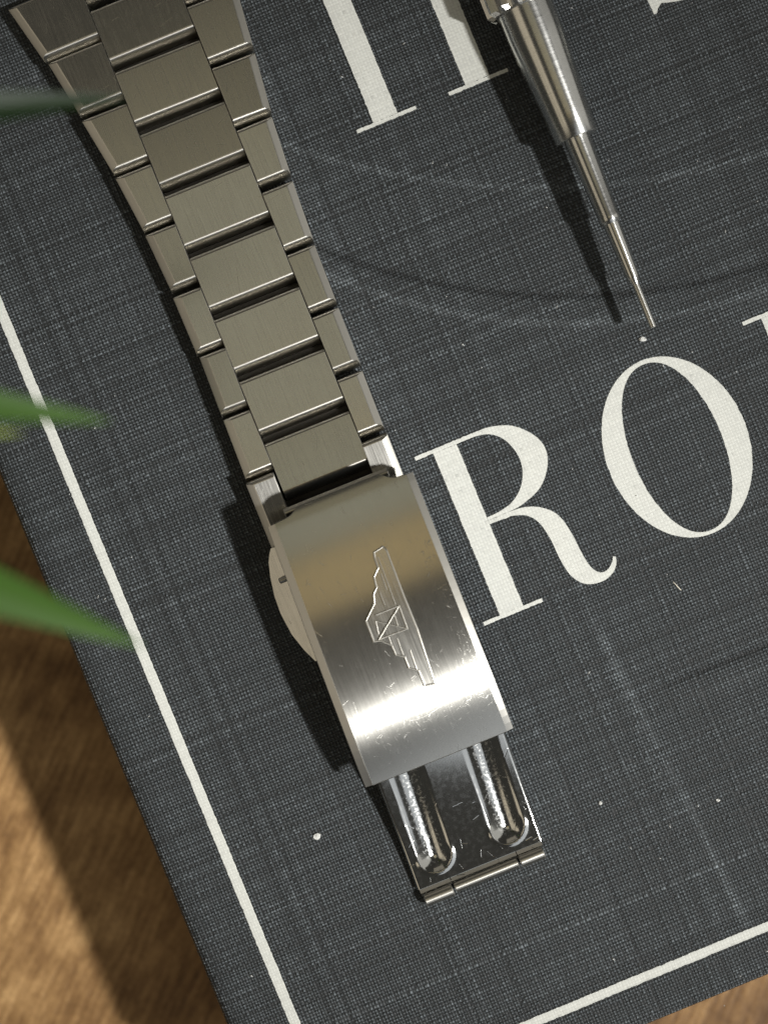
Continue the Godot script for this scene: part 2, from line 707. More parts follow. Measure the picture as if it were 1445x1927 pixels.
func print_cover(board: Node) -> void:
	var y := BT + 0.035
	var b := cloth_mb()
	# ruled border: ragged edge of printed line on cloth
	rect(b, -33.15, -100, -31.95, 62.72, y)
	rect(b, -33.15, -236, -31.95, -100, y)
	rect(b, -31.95, 61.65, 60, 62.72, y)
	rect(b, 60, 61.65, 186, 62.72, y)
	commit("border_line", [b, mat.ink], board)
	# letter R: stem with serifs, bowl, leg
	b = cloth_mb()
	rect(b, 7.95, -4.15, 10.93, 16.42, y)
	rect(b, 5.75, -4.6, 10.93, -4.15, y)
	rect(b, 5.8, 16.42, 13.25, 16.85, y)
	var bowl := PackedVector2Array()
	bowl.append(Vector2(10.93, -4.6))
	bowl.append_array(smooth_line([Vector2(13.6, -4.62), Vector2(15.6, -4.45), Vector2(17.9, -3.55), Vector2(19.75, -1.6), Vector2(20.35, 0.35), Vector2(19.75, 2.4), Vector2(18.0, 4.35), Vector2(15.4, 5.35), Vector2(13.6, 5.55)]))
	bowl.append(Vector2(10.93, 5.6))
	bowl.append_array(smooth_line([Vector2(10.93, 5.2), Vector2(12.6, 5.1), Vector2(14.4, 4.62), Vector2(16.0, 3.35), Vector2(16.95, 1.5), Vector2(17.05, -0.4), Vector2(16.3, -2.5), Vector2(14.9, -3.75), Vector2(13.2, -4.15)]))
	bowl.append(Vector2(10.93, -4.15))
	shape_on_book(b, bowl, y)
	var leg := PackedVector2Array()
	leg.append(Vector2(10.93, 5.605))
	leg.append_array(smooth_line([Vector2(13.6, 5.56), Vector2(15.4, 5.75), Vector2(17.2, 6.5), Vector2(18.75, 8.1), Vector2(19.4, 10.6), Vector2(19.6, 13.0), Vector2(19.95, 15.1), Vector2(20.7, 16.2), Vector2(21.7, 16.25), Vector2(22.55, 15.6), Vector2(22.85, 15.05)]))
	leg.append_array(smooth_line([Vector2(23.15, 15.2), Vector2(22.9, 16.0), Vector2(22.1, 16.85), Vector2(20.6, 17.3), Vector2(18.7, 16.85), Vector2(17.45, 15.3), Vector2(17.0, 13.0), Vector2(16.85, 10.4), Vector2(16.35, 8.1), Vector2(15.3, 6.75), Vector2(13.6, 6.1)]))
	leg.append(Vector2(10.93, 6.05))
	shape_on_book(b, leg, y)
	commit("printed_letter", [b, mat.ink], board)
	# letter O
	b = cloth_mb()
	var steps := 160
	var jit := PackedFloat32Array()
	for k in steps * 2:
		jit.append(rng.randfn(0, 0.02))
	for k in steps:
		var q := []
		for j in 2:
			var f := TAU * (k + j) / steps
			var e := ((k + j) % steps) * 2
			q.append(Vector3(34.72 + (8.45 + jit[e]) * cos(f), y, 6.04 + 10.97 * sin(f)))
			q.append(Vector3(34.7 + (5.4 + jit[e + 1]) * signf(cos(f)) * pow(absf(cos(f)), 0.92), y, 6.08 + 10.5 * sin(f)))
		b.flat(q[0], q[2], q[3], q[1], Vector3.UP)
	commit("printed_letter", [b, mat.ink], board)
	# letter L, cut by the edge of the picture
	b = cloth_mb()
	rect(b, 47.35, -4.62, 55.0, -4.17, y)
	rect(b, 49.6, -4.17, 52.6, 16.4, y)
	rect(b, 47.4, 16.4, 62.0, 16.85, y)
	shape_on_book(b, PackedVector2Array([Vector2(58.5, 16.4), Vector2(61.2, 12.5), Vector2(61.7, 12.5), Vector2(62.0, 16.4)]), y)
	commit("printed_letter", [b, mat.ink], board)
	# letter H of the line above
	b = cloth_mb()
	for x: float in [16.3, 27.95]:
		rect(b, x, -63.6, x + 3.05, -42.75, y)
		rect(b, x - 2.2, -42.75, x + 5.3, -42.32, y)
		rect(b, x - 2.2, -64.05, x + 5.3, -63.6, y)
	rect(b, 19.35, -59.6, 27.95, -59.1, y)
	commit("printed_letter", [b, mat.ink], board)
	# foot of the next letter, at the top right
	b = cloth_mb()
	var foot := PackedVector2Array([Vector2(51.2, -50.5), Vector2(51.62, -50.5)])
	foot.append_array(smooth_line([Vector2(51.75, -48.0), Vector2(52.6, -45.4), Vector2(55.0, -43.3), Vector2(58.2, -42.7), Vector2(61.5, -44.5), Vector2(62.2, -47.5)]))
	foot.append_array(smooth_line([Vector2(65.0, -48.5), Vector2(64.4, -44.6), Vector2(61.5, -42.5), Vector2(58.0, -42.1), Vector2(55.0, -42.35), Vector2(52.9, -42.9)]))
	foot.append_array(PackedVector2Array([Vector2(52.3, -42.5), Vector2(51.95, -42.0), Vector2(51.6, -42.0)]))
	shape_on_book(b, foot, y)
	commit("printed_letter", [b, mat.ink], board)


# ---- bracelet
func end_profile(inset_round: float, slope: float, height: float) -> Array:
	# worn round edge, then a steep slope, then the wall
	var p := []
	for k in 5:
		var f := 1.05 * k / 4.0
		p.append(Vector2(slope + inset_round * (1.0 - sin(f) / sin(1.05)), inset_round * 0.62 * (1.0 - cos(f)) / (1.0 - cos(1.05)) * 0.62))
	var d: float = p[-1].y
	p.append(Vector2(slope * 0.35, d + slope * 1.1))
	p.append(Vector2(0.0, d + slope * 2.0))
	p.append(Vector2(0.0, height))
	return p


func wall_profile(chamfer: float, drop: float, height: float) -> Array:
	var p := [Vector2(chamfer, 0.0)]
	for k in 4:
		var f := float(k + 1) / 5.0
		p.append(Vector2(chamfer * (1 - f), drop * f))
	p.append(Vector2(0.0, drop + 0.02))
	p.append(Vector2(0.0, drop + 0.2))
	p.append(Vector2(0.0, height))
	return p


func link(called: String, q: Array, y_top: float, chamfers: Array, parent: Node3D, lower := 0.62) -> MeshInstance3D:
	# the mesh is centred on the link so that each can lie a little askew
	var mid: Vector2 = (q[0] + q[1] + q[2] + q[3]) / 4.0
	var local := []
	for p: Vector2 in q:
		local.append(p - mid)
	var top := MB.new()
	var side := MB.new()
	var off := Vector2(-12, -12) + Vector2(rng.randf_range(-5, 5), rng.randf_range(-7, 7))
	top.uv_from = off
	side.uv_from = off
	var thick := 2.8
	block(top, side, local, 0.0, [end_profile(0.28, 0.16, thick), wall_profile(chamfers[1], chamfers[1] * 0.55, thick), end_profile(0.34, lower, thick), wall_profile(chamfers[0], chamfers[0] * 0.55, thick)])
	var o := commit(called, [top, mat.steel, side, mat.edge], parent)
	o.position = Vector3(mid.x, y_top, mid.y) * MM
	o.rotation_degrees = Vector3(rng.randfn(0, 1.3), rng.randfn(0, 0.25), rng.randfn(0, 1.6))
	return o


func build_bracelet() -> void:
	var o := thing("watch_bracelet", "brushed steel watch bracelet with open folding clasp lying across the book", "watch bracelet", Vector3(-7.78, BT, -2.09), STRAP_TURN)
	# centre row
	for k in range(-1, 8):
		var z := -61.68 + 7.72 * k
		var cl := link("center_link", [Vector2(-3.48, z), Vector2(7.02, z), Vector2(7.02, z + 6.85), Vector2(-3.48, z + 6.85)], 3.15, [0.06, 0.06], o)
		var lean: float = [0.0, -0.6, 0.4, -0.8, 2.0, 1.6, 0.9, -0.6, -3.6][k + 1]
		cl.rotation_degrees = Vector3(lean, 0, rng.randfn(0, 0.8))
	# left row: far edge z, near end z, outer x at both
	for d: Array in [[-65.6, -58.1, -12.25, -10.55], [-57.95, -50.75, -10.3, -9.05], [-50.25, -42.95, -9.1, -7.95], [-42.65, -35.5, -7.95, -7.25], [-35.2, -27.85, -7.3, -6.85], [-27.3, -19.95, -6.95, -6.85], [-19.75, -12.35, -6.78, -6.82], [-12.0, -4.4, -6.8, -7.0]]:
		link("side_link", [Vector2(d[2], d[0]), Vector2(-3.56, d[0]), Vector2(-3.56, d[1]), Vector2(d[3], d[1])], 3.2, [0.95, 0.05], o)
	for d: Array in [[-65.5, -58.2, 14.2, 13.25], [-57.9, -50.7, 13.25, 12.5], [-50.2, -42.9, 12.45, 11.65], [-42.5, -35.4, 11.5, 11.0], [-34.7, -27.3, 10.95, 10.6], [-26.95, -19.6, 10.55, 10.4], [-19.15, -12.0, 10.35, 10.25], [-11.35, -4.05, 10.2, 10.1]]:
		link("side_link", [Vector2(7.12, d[0]), Vector2(d[2], d[0]), Vector2(d[3], d[1]), Vector2(7.12, d[1])], 3.2, [0.05, 0.85], o)
	# end pieces that run under the clasp cover, tipped a little
	for d: Array in [[-7.15, -3.75, -4.1, 0.9, 0.05], [6.95, 10.15, -3.4, 0.05, 0.8]]:
		var e := link("end_link", [Vector2(d[0], d[2]), Vector2(d[1], d[2]), Vector2(d[1] - 0.1, 7.5), Vector2(d[0] - 0.1, 7.5)], 3.1, [d[3], d[4]], o)
		e.rotation_degrees = Vector3(9.0, 0, 0)
	# rods in the gaps of the centre row and under the side rows
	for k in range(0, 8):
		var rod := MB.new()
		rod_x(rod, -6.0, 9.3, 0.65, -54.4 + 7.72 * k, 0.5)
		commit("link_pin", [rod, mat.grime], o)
	build_clasp(o)


func rod_x(b: MB, x0: float, x1: float, y: float, z: float, r: float, seg := 20) -> void:
	for i in seg:
		var f0 := TAU * i / seg
		var f1 := TAU * (i + 1) / seg
		var n0 := Vector3(0, cos(f0), sin(f0))
		var n1 := Vector3(0, cos(f1), sin(f1))
		var c0 := Vector3(x0, y, z)
		var c1 := Vector3(x1, y, z)
		var e := 0.12
		b.quad(c0 + n0 * r + Vector3(e, 0, 0), c1 + n0 * r - Vector3(e, 0, 0), c1 + n1 * r - Vector3(e, 0, 0), c0 + n1 * r + Vector3(e, 0, 0), n0, n0, n1, n1)
		b.quad(c0 + n0 * r + Vector3(e, 0, 0), c0 + n1 * r + Vector3(e, 0, 0), c0 + n1 * (r - e), c0 + n0 * (r - e), n0 + Vector3.LEFT, n1 + Vector3.LEFT, n1 + Vector3.LEFT, n0 + Vector3.LEFT)
		b.quad(c1 + n0 * r - Vector3(e, 0, 0), c1 + n1 * r - Vector3(e, 0, 0), c1 + n1 * (r - e), c1 + n0 * (r - e), n0 + Vector3.RIGHT, n1 + Vector3.RIGHT, n1 + Vector3.RIGHT, n0 + Vector3.RIGHT)
		b.tri(c0, c0 + n0 * (r - e), c0 + n1 * (r - e), Vector3.LEFT, Vector3.LEFT, Vector3.LEFT)
		b.tri(c1, c1 + n0 * (r - e), c1 + n1 * (r - e), Vector3.RIGHT, Vector3.RIGHT, Vector3.RIGHT)


# The cover is nearly flat at the links and bends down ever faster towards its free end.
func cover_bend(z: float) -> float:
	var s := z - 0.6
	var b := -3.7 + 0.40 * s
	if s < 3.2:
		b -= 0.7 * (3.2 - s) * (3.2 - s)
	if s > 20.0:
		b += 0.085 * (s - 20.0) * (s - 20.0)
	return deg_to_rad(b)


var bend_heights := PackedFloat32Array()


func cover_y(z: float) -> float:
	if bend_heights.is_empty():
		var y := 8.3
		for k in 400:
			bend_heights.append(y)
			y -= 0.1 * tan(cover_bend(0.6 + (k + 0.5) * 0.1))
	var f := clampf((z - 0.6) / 0.1, 0.0, 398.0)
	return lerpf(bend_heights[int(f)], bend_heights[int(f) + 1], f - int(f))


func cover_n(z: float) -> Vector3:
	var b := cover_bend(z)
	return Vector3(0, cos(b), sin(b))


func along_table(table: Array, x: float) -> float:
	if x <= table[0].x:
		return table[0].y
	for i in table.size() - 1:
		if x <= table[i + 1].x:
			return lerpf(table[i].y, table[i + 1].y, (x - table[i].x) / (table[i + 1].x - table[i].x))
	return table[-1].y


func build_clasp(o: Node3D) -> void:
	var top_edge := [Vector2(-6.4, 1.6), Vector2(-4.0, 1.42), Vector2(-3.5, 1.32), Vector2(-3.05, 1.1), Vector2(-2.7, 0.85), Vector2(-2.4, 0.7), Vector2(-2.0, 0.62), Vector2(7.1, 0.7), Vector2(7.5, 0.78), Vector2(7.9, 1.02), Vector2(8.25, 1.35), Vector2(8.7, 1.62), Vector2(9.2, 1.75), Vector2(11.15, 1.95)]
	var z_end := 33.3
	var flat_top := MB.new()
	var sides := MB.new()
	flat_top.uv_from = Vector2(-10, -1)
	flat_top.uv_size = 37.0
	sides.uv_from = Vector2(-10, -1)
	# cross-section stations: (fraction across, inset mm from that edge, drop)
	var xs := []
	var cuts := 40
	for k in cuts + 1:
		xs.append(k / float(cuts))
	var rows := 36
	var left := func(z: float) -> float: return lerpf(-6.4, -7.3, clampf((z - 1.5) / 31.8, 0, 1))
	var right := func(z: float) -> float: return lerpf(11.15, 10.95, clampf((z - 1.5) / 31.8, 0, 1))
	var at := func(f: float, t: float) -> Vector3:
		var x_guess: float = lerpf(-5.45, 10.3, f)
		var z: float = lerpf(along_table(top_edge, x_guess), z_end, t)
		var xl: float = left.call(z) + 0.95
		var xr: float = right.call(z) - 0.85
		return Vector3(lerpf(xl, xr, f), cover_y(z) + 0.1 * (1 - pow(2 * f - 1, 2.0)), z)
	var nor := func(f: float, z: float) -> Vector3: return (cover_n(z) + Vector3(0.024 * (2 * f - 1), 0, 0)).normalized()
	for i in rows:
		for k in cuts:
			var a: Vector3 = at.call(xs[k], i / float(rows))
			var b: Vector3 = at.call(xs[k + 1], i / float(rows))
			var c: Vector3 = at.call(xs[k + 1], (i + 1) / float(rows))
			var d: Vector3 = at.call(xs[k], (i + 1) / float(rows))
			flat_top.quad(a, b, c, d, nor.call(xs[k], a.z), nor.call(xs[k + 1], b.z), nor.call(xs[k + 1], c.z), nor.call(xs[k], d.z))
			# inner face of the sheet
			var th := Vector3(0, -0.55, 0)
			sides.flat(a + th, b + th, c + th, d + th, Vector3.DOWN)
	# thickness at both ends, with a softened upper edge
	for k in cuts:
		for e in 2:
			var a: Vector3 = at.call(xs[k], float(e))
			var b: Vector3 = at.call(xs[k + 1], float(e))
			var away := Vector3(0, 0, 1 if e else -1)
			var soft := away * 0.08 + Vector3(0, -0.08, 0)
			sides.flat(a, b, b + soft, a + soft, away + Vector3.UP)
			sides.flat(a + soft, b + soft, b + soft + Vector3(0, -0.47, 0), a + soft + Vector3(0, -0.47, 0), away)
	# chamfered flanks and skirts
	for e in 2:
		var sgn := -1.0 if e == 0 else 1.0
		for i in rows:
			var quad_rows := []
			for j in 2:
				var t := (i + j) / float(rows)
				var p: Vector3 = at.call(float(e), t)
				var w := 0.95 if e == 0 else 0.85
				var p1 := p + Vector3(sgn * w * 0.08, -0.035, 0)
				var p2 := p + Vector3(sgn * w * 0.93, -0.42, 0)
				var p3 := p + Vector3(sgn * w, -0.58, 0)
				var p4 := p + Vector3(sgn * w, -2.6 + 0.5 * t, 0)
				quad_rows.append([p, p1, p2, p3, p4])
			var n_t := cover_n(quad_rows[0][0].z)
			var n_c := (Vector3(sgn * 0.42, 0.9, 0) + Vector3(0, 0, n_t.z)).normalized()
			var n_s := Vector3(sgn, 0.0, 0)
			var nn := [n_t, n_c, n_c, n_s, n_s]
			for m in 4:
				sides.quad(quad_rows[0][m], quad_rows[0][m + 1], quad_rows[1][m + 1], quad_rows[1][m], nn[m], nn[m + 1], nn[m + 1], nn[m])
	# skirt ends
	var cover := commit("clasp_cover", [flat_top, mat.cover, sides, mat.edge], o)
	emblem(cover)

	# folding leaf under the cover and the cross bar at its far end
	var body := MB.new()
	for i in 12:
		var za := 1.9 + 30.5 * i / 12.0
		var zb := 1.9 + 30.5 * (i + 1) / 12.0
		var ya := cover_y(za) - 2.4
		var yb := cover_y(zb) - 2.4
		body.flat(Vector3(-5.4, ya, za), Vector3(10.0, ya, za), Vector3(10.0, yb, zb), Vector3(-5.4, yb, zb), Vector3.UP)
		body.flat(Vector3(-5.4, ya - 1.2, za), Vector3(10.0, ya - 1.2, za), Vector3(10.0, yb - 1.2, zb), Vector3(-5.4, yb - 1.2, zb), Vector3.DOWN)
		for x: float in [-5.4, 10.0]:
			body.flat(Vector3(x, ya, za), Vector3(x, ya - 1.2, za), Vector3(x, yb - 1.2, zb), Vector3(x, yb, zb), Vector3(x, 0, 0))
	commit("inner_leaf", [body, mat.edge], o)
	var bar := MB.new()
	rod_x(bar, -4.2, 8.6, 5.0, 0.75, 0.55)
	commit("cross_bar", [bar, mat.edge], o)

	# side plate with a curved outer edge on the left, and its release pin
	var lens := [Vector2(-7.3, 3.9), Vector2(-7.75, 4.55), Vector2(-8.12, 5.3), Vector2(-8.6, 7.0), Vector2(-8.98, 9.2), Vector2(-9.07, 11.3), Vector2(-8.78, 14.0), Vector2(-8.1, 16.2), Vector2(-7.75, 17.0), Vector2(-7.35, 17.9)]
	var plate := MB.new()
	plate.uv_from = Vector2(-20, -5)
	var nl := Vector3(-0.30, 0.95, 0.05).normalized()
	for i in lens.size() - 1:
		var p: Vector2 = lens[i]
		var q: Vector2 = lens[i + 1]
		var y_of := func(x: float) -> float: return 3.6 + (x + 6.2) * 0.33
		var a := Vector3(p.x, y_of.call(p.x), p.y)
		var b := Vector3(q.x, y_of.call(q.x), q.y)
		var c := Vector3(-6.1, y_of.call(-6.1), q.y)
		var d := Vector3(-6.1, y_of.call(-6.1), p.y)
		plate.quad(a, b, c, d, nl, nl, nl, nl)
		var dn := Vector3(0, -0.9, 0)
		var away := Vector3(-(q.y - p.y), 0, q.x - p.x)
		plate.flat(a, b, b + dn, a + dn, away)
		plate.flat(a + dn, b + dn, c + dn, d + dn, Vector3.DOWN)
	commit("side_plate", [plate, mat.steel], o)
	var pin := MB.new()
	rod_x(pin, -7.75, -6.6, 3.75, 7.75, 0.36, 14)
	commit("release_pin", [pin, mat.edge], o)

	build_blade(o)


func on_cover(x: float, z: float, lift: float) -> Vector3:
	var f := (x + 6.0) / 16.5
	return Vector3(x, cover_y(z) + 0.1 * (1 - pow(2 * f - 1, 2.0)), z) + cover_n(z) * lift


# A raised line pressed out of the cover.
func ridge(b: MB, pts: Array, wide: float, high: float) -> void:
	for i in pts.size() - 1:
		var p: Vector2 = pts[i]
		var q: Vector2 = pts[i + 1]
		var d := (q - p).normalized()
		var s := Vector2(-d.y, d.x) * wide / 2
		p -= d * wide * 0.2
		q += d * wide * 0.2
		var n := maxi(1, int(p.distance_to(q) / 0.7))
		for k in n:
			var a: Vector2 = p.lerp(q, float(k) / n)
			var c: Vector2 = p.lerp(q, float(k + 1) / n)
			var m0 := on_cover(a.x, a.y, high)
			var m1 := on_cover(c.x, c.y, high)
			for sg: float in [-1.0, 1.0]:
				var a1: Vector2 = a + s * sg
				var c1: Vector2 = c + s * sg
				var e0 := on_cover(a1.x, a1.y, -0.02)
				var e1 := on_cover(c1.x, c1.y, -0.02)
				var up := cover_n(a.y)
				var out := Vector3(s.x, 0, s.y).normalized() * sg
				b.quad(m0, m1, e1, e0, up, up, (up + out * 1.6).normalized(), (up + out * 1.6).normalized())


# Stepped emblem with a crossed box, stamped into the cover.
func emblem(cover: Node) -> void:
	var outline := [Vector2(3.7, 8.65), Vector2(4.85, 8.42), Vector2(5.05, 8.9), Vector2(4.95, 14.3), Vector2(4.97, 18.4), Vector2(4.54, 24.88), Vector2(3.41, 24.68), Vector2(3.41, 22.91), Vector2(2.51, 22.14), Vector2(2.53, 20.84), Vector2(1.7, 20.25), Vector2(1.67, 19.08), Vector2(0.73, 18.14), Vector2(-0.04, 17.93), Vector2(0.0, 15.43), Vector2(1.59, 14.0), Vector2(1.89, 13.0), Vector2(2.5, 12.4), Vector2(2.68, 11.21), Vector2(3.5, 10.43), Vector2(3.56, 9.23)]
	var poly := PackedVector2Array(outline)
	var raised := MB.new()
	raised.uv_from = Vector2(-12, -3)
	raised.uv_size = 30.0
	var z := 8.0
	while z < 25.5:
		var strip := PackedVector2Array([Vector2(-3, z), Vector2(8, z), Vector2(8, z + 0.5), Vector2(-3, z + 0.5)])
		for piece: PackedVector2Array in Geometry2D.intersect_polygons(poly, strip):
			var ids := Geometry2D.triangulate_polygon(piece)
			for k in range(0, ids.size(), 3):
				var p: Array[Vector3] = []
				for j in 3:
					var c := piece[ids[k + j]]
					p.append(on_cover(c.x, c.y, 0.12))
				raised.tri(p[0], p[1], p[2], cover_n(p[0].z), cover_n(p[1].z), cover_n(p[2].z))
		z += 0.5
	var lines := MB.new()
	var closed := outline.duplicate()
	closed.append(outline[0])
	ridge(lines, closed, 0.32, 0.32)
	ridge(lines, [Vector2(1.35, 15.21), Vector2(4.07, 15.24), Vector2(3.98, 17.98), Vector2(0.56, 17.9)], 0.32, 0.36)
	ridge(lines, [Vector2(4.0, 15.3), Vector2(0.6, 17.85)], 0.32, 0.38)
	ridge(lines, [Vector2(1.0, 15.83), Vector2(3.9, 17.9)], 0.26, 0.33)
	ridge(lines, [Vector2(1.0, 15.83), Vector2(0.75, 17.3)], 0.24, 0.3)
	for d: Array in [[3.53, 11.19, 3.45, 13.02], [2.63, 13.05, 2.61, 14.61], [3.19, 16.05, 3.12, 17.24], [1.71, 18.09, 1.64, 18.9], [2.51, 18.61, 2.45, 20.5], [3.37, 20.37, 3.25, 22.6], [3.9, 9.3, 3.75, 14.9]]:
		ridge(lines, [Vector2(d[0], d[1]), Vector2(d[2], d[3])], 0.24, 0.3)
	commit("emblem", [raised, mat.steel, lines, mat.edge], cover)


func build_blade(o: Node3D) -> void:
	var b := MB.new()
	b.uv_from = Vector2(-9, 25)
	b.uv_size = 26.0
	var z0 := 27.0
	var z1 := 47.35
	var nz := 110
	var nx := 84
	var xl := func(z: float) -> float: return -5.65 - 0.037 * (z - z0)
	var height := func(x: float, z: float) -> float:
		var back := z1 - z
		var y := 1.15 + 0.05 * back + 0.0105 * back * back
		for r: float in [-2.35, 6.75]:
			var cx := r - 0.064 * (z - 34.0)
			var d := absf(x - cx)
			var ze := 46.2 - 2.0 if r < 0 else 46.15 - 1.9
			if z > ze:
				d = sqrt(d * d + (z - ze) * (z - ze))
			y -= 0.98 * pow(cos(PI / 2 * minf(1.0, d / 2.15)), 1.5)
			if z > ze - 1.0:
				y += 0.16 * exp(-pow((d - 2.05) / 0.28, 2.0)) * smoothstep(ze - 1.0, ze + 0.6, z)
		# rolled-over long edges
		var e: float = minf(x - xl.call(z), xl.call(z) + 15.75 - x)
		if e < 0.3:
			y -= 0.3 - sqrt(maxf(0.0, 0.09 - (0.3 - e) * (0.3 - e)))
		return y
	var pt := func(i: int, k: int) -> Vector3:
		var z := lerpf(z0, z1, i / float(nz))
		# clipped near corners
		var x: float = xl.call(z) + 15.75 * k / nx
		return Vector3(x, height.call(x, z), z)
	var nm := func(p: Vector3) -> Vector3:
		var e := 0.04
		var dx: float = (height.call(p.x + e, p.z) - height.call(p.x - e, p.z)) / (2 * e)
		var dz: float = (height.call(p.x, p.z + e) - height.call(p.x, p.z - e)) / (2 * e)
		return Vector3(clampf(-dx, -3, 3), 1, clampf(-dz, -3, 3)).normalized()
	var rows := []
	var norms := []
	for i in nz + 1:
		var r := []
		var n := []
		for k in nx + 1:
			var p: Vector3 = pt.call(i, k)
			r.append(p)
			n.append(nm.call(p))
		rows.append(r)
		norms.append(n)
	var pit := MB.new()
	pit.uv_from = b.uv_from
	pit.uv_size = b.uv_size
	for i in nz:
		for k in nx:
			var mid_pt: Vector3 = (rows[i][k] + rows[i + 1][k + 1]) / 2.0
			var inside := false
			for r: float in [-2.35, 6.75]:
				var gap := absf(mid_pt.x - (r - 0.064 * (mid_pt.z - 34.0)))
				inside = inside or (gap < 1.15 and mid_pt.z < 45.4)
			(pit if inside else b).quad(rows[i][k], rows[i][k + 1], rows[i + 1][k + 1], rows[i + 1][k], norms[i][k], norms[i][k + 1], norms[i + 1][k + 1], norms[i + 1][k])
	var dn := Vector3(0, -0.75, 0)
	for i in nz:
		b.flat(rows[i][0], rows[i + 1][0], rows[i + 1][0] + dn, rows[i][0] + dn, Vector3.LEFT)
		b.flat(rows[i][nx], rows[i + 1][nx], rows[i + 1][nx] + dn, rows[i][nx] + dn, Vector3.RIGHT)
	for k in nx:
		b.flat(rows[nz][k], rows[nz][k + 1], rows[nz][k + 1] + dn, rows[nz][k] + dn, Vector3(0, 0, 1))
	var bl := commit("clasp_blade", [b, mat.blade, pit, mat.blade_worn], o)
	# hinge: two outer knuckles and the wrapped middle one
	for d: Array in [[-6.05, -2.5, 1.0, 48.75, 0.85], [5.95, 8.95, 1.0, 48.65, 0.85], [-2.25, 5.7, 0.9, 48.62, 0.72]]:
		var h := MB.new()
		rod_x(h, d[0], d[1], d[2], d[3], d[4])
		commit("hinge_knuckle", [h, mat.edge], bl)
	var lip := MB.new()
	for i in 3:
		var x0: float = [-6.2, -2.3, 5.95][i]
		var x1: float = [-2.4, 5.85, 9.1][i]
		var zz := 47.35
		lip.flat(Vector3(x0, 1.05, zz), Vector3(x1, 1.05, zz), Vector3(x1, 1.35, zz + 0.45), Vector3(x0, 1.35, zz + 0.45), Vector3.UP)
		lip.flat(Vector3(x0, 0.5, zz), Vector3(x1, 0.5, zz), Vector3(x1, 0.5, zz + 0.9), Vector3(x0, 0.5, zz + 0.9), Vector3.DOWN)
	commit("hinge_lip", [lip, mat.blade], bl)


# ---- spring bar tool
func build_driver() -> void:
	var y := 4.45
	var o := thing("spring_bar_tool", "slim polished steel pin tool with stepped shaft and knurled collar", "tool", Vector3(30.9, BT, -21.2), 21.9)
	var b := MB.new()
	lathe(b, [Vector2(0, 0.0), Vector2(0.3, 0.0), Vector2(0.44, -0.07), Vector2(0.46, -5.3)], y, 24)
	commit("pin_tip", [b, mat.chrome], o)
	b = MB.new()
	lathe(b, [Vector2(0.46, -5.3), Vector2(0.57, -5.75), Vector2(0.72, -6.15), Vector2(0.78, -6.4), Vector2(0.99, -12.85)], y)
	commit("front_shaft", [b, mat.chrome], o)
	b = MB.new()
	lathe(b, [Vector2(0.99, -12.85), Vector2(1.18, -13.1), Vector2(1.29, -13.25), Vector2(1.31, -13.7), Vector2(1.25, -13.9), Vector2(1.55, -23.7)], y)
	commit("middle_shaft", [b, mat.chrome], o)
	b = MB.new()
	lathe(b, [Vector2(1.0, -23.4), Vector2(2.34, -23.4), Vector2(2.46, -23.52), Vector2(2.66, -26.5), Vector2(3.02, -32.2), Vector2(3.22, -35.2), Vector2(3.28, -36.4), Vector2(3.3, -40.6)], y, 64)
	commit("sleeve", [b, mat.chrome], o)
	# knurled collar: chunky faceted teeth
	b = MB.new()
	var teeth := 14
	var ring := []
	for layer: Array in [[-39.35, 3.36, 3.34], [-39.5, 3.9, 3.6], [-40.0, 4.4, 3.65], [-42.4, 4.4, 3.65], [-43.0, 3.85, 3.6], [-43.6, 4.4, 3.65], [-46.5, 4.4, 3.65], [-47.2, 3.8, 3.6], [-62.0, 4.2, 4.2], [-100.0, 4.2, 4.2]]:
		var r := []
		for k in teeth * 4:
			var f := TAU * (k + 0.5) / (teeth * 4)
			var rad: float = layer[1] if k % 4 < 2 else layer[2]
			r.append(Vector3(cos(f) * rad, y + sin(f) * rad, layer[0]))
		ring.append(r)
	for j in ring.size() - 1:
		for k in teeth * 4:
			var e := (k + 1) % (teeth * 4)
			var f := TAU * (k + 1.0) / (teeth * 4)
			b.flat(ring[j][k], ring[j][e], ring[j + 1][e], ring[j + 1][k], Vector3(cos(f), sin(f), 0.4 if j < 2 else 0.0))
	for k in teeth * 4:
		var e := (k + 1) % (teeth * 4)
		b.tri(Vector3(0, y, -39.35), ring[0][k], ring[0][e], Vector3(0, 0, 1), Vector3(0, 0, 1), Vector3(0, 0, 1))
	commit("knurled_collar", [b, mat.chrome], o)


# ---- plant
func leaf(parent: Node3D, base: Vector3, tip: Vector3, wide: float, lift: float, material: Material) -> void:
	var b := MB.new()
	var n := 22
	var along := tip - base
	var side := along.cross(Vector3.UP).normalized()
	var rows := []
	for i in n + 1:
		var t := i / float(n)
		var p := base + along * t + Vector3(0, lift * sin(PI * t), 0)
		var w := wide * 0.5 * minf(1.0, 0.3 + 3.0 * t) * pow(1.0 - t, 0.8) + 0.04
		var r := []
		for k in 5:
			var f := (k - 2) / 2.0
			r.append(p + side * w * f + Vector3(0, absf(f) * w * 0.35, 0))
		rows.append(r)
	for i in n:
		for k in 4:
			b.flat(rows[i][k], rows[i][k + 1], rows[i + 1][k + 1], rows[i + 1][k], Vector3.UP)
			var th := Vector3(0, -0.18, 0)
			b.flat(rows[i][k] + th, rows[i][k + 1] + th, rows[i + 1][k + 1] + th, rows[i + 1][k] + th, Vector3.DOWN)
		for k: int in [0, 4]:
			b.flat(rows[i][k], rows[i + 1][k], rows[i + 1][k] + Vector3(0, -0.18, 0), rows[i][k] + Vector3(0, -0.18, 0), side if k else -side)
	commit("leaf", [b, material], parent)


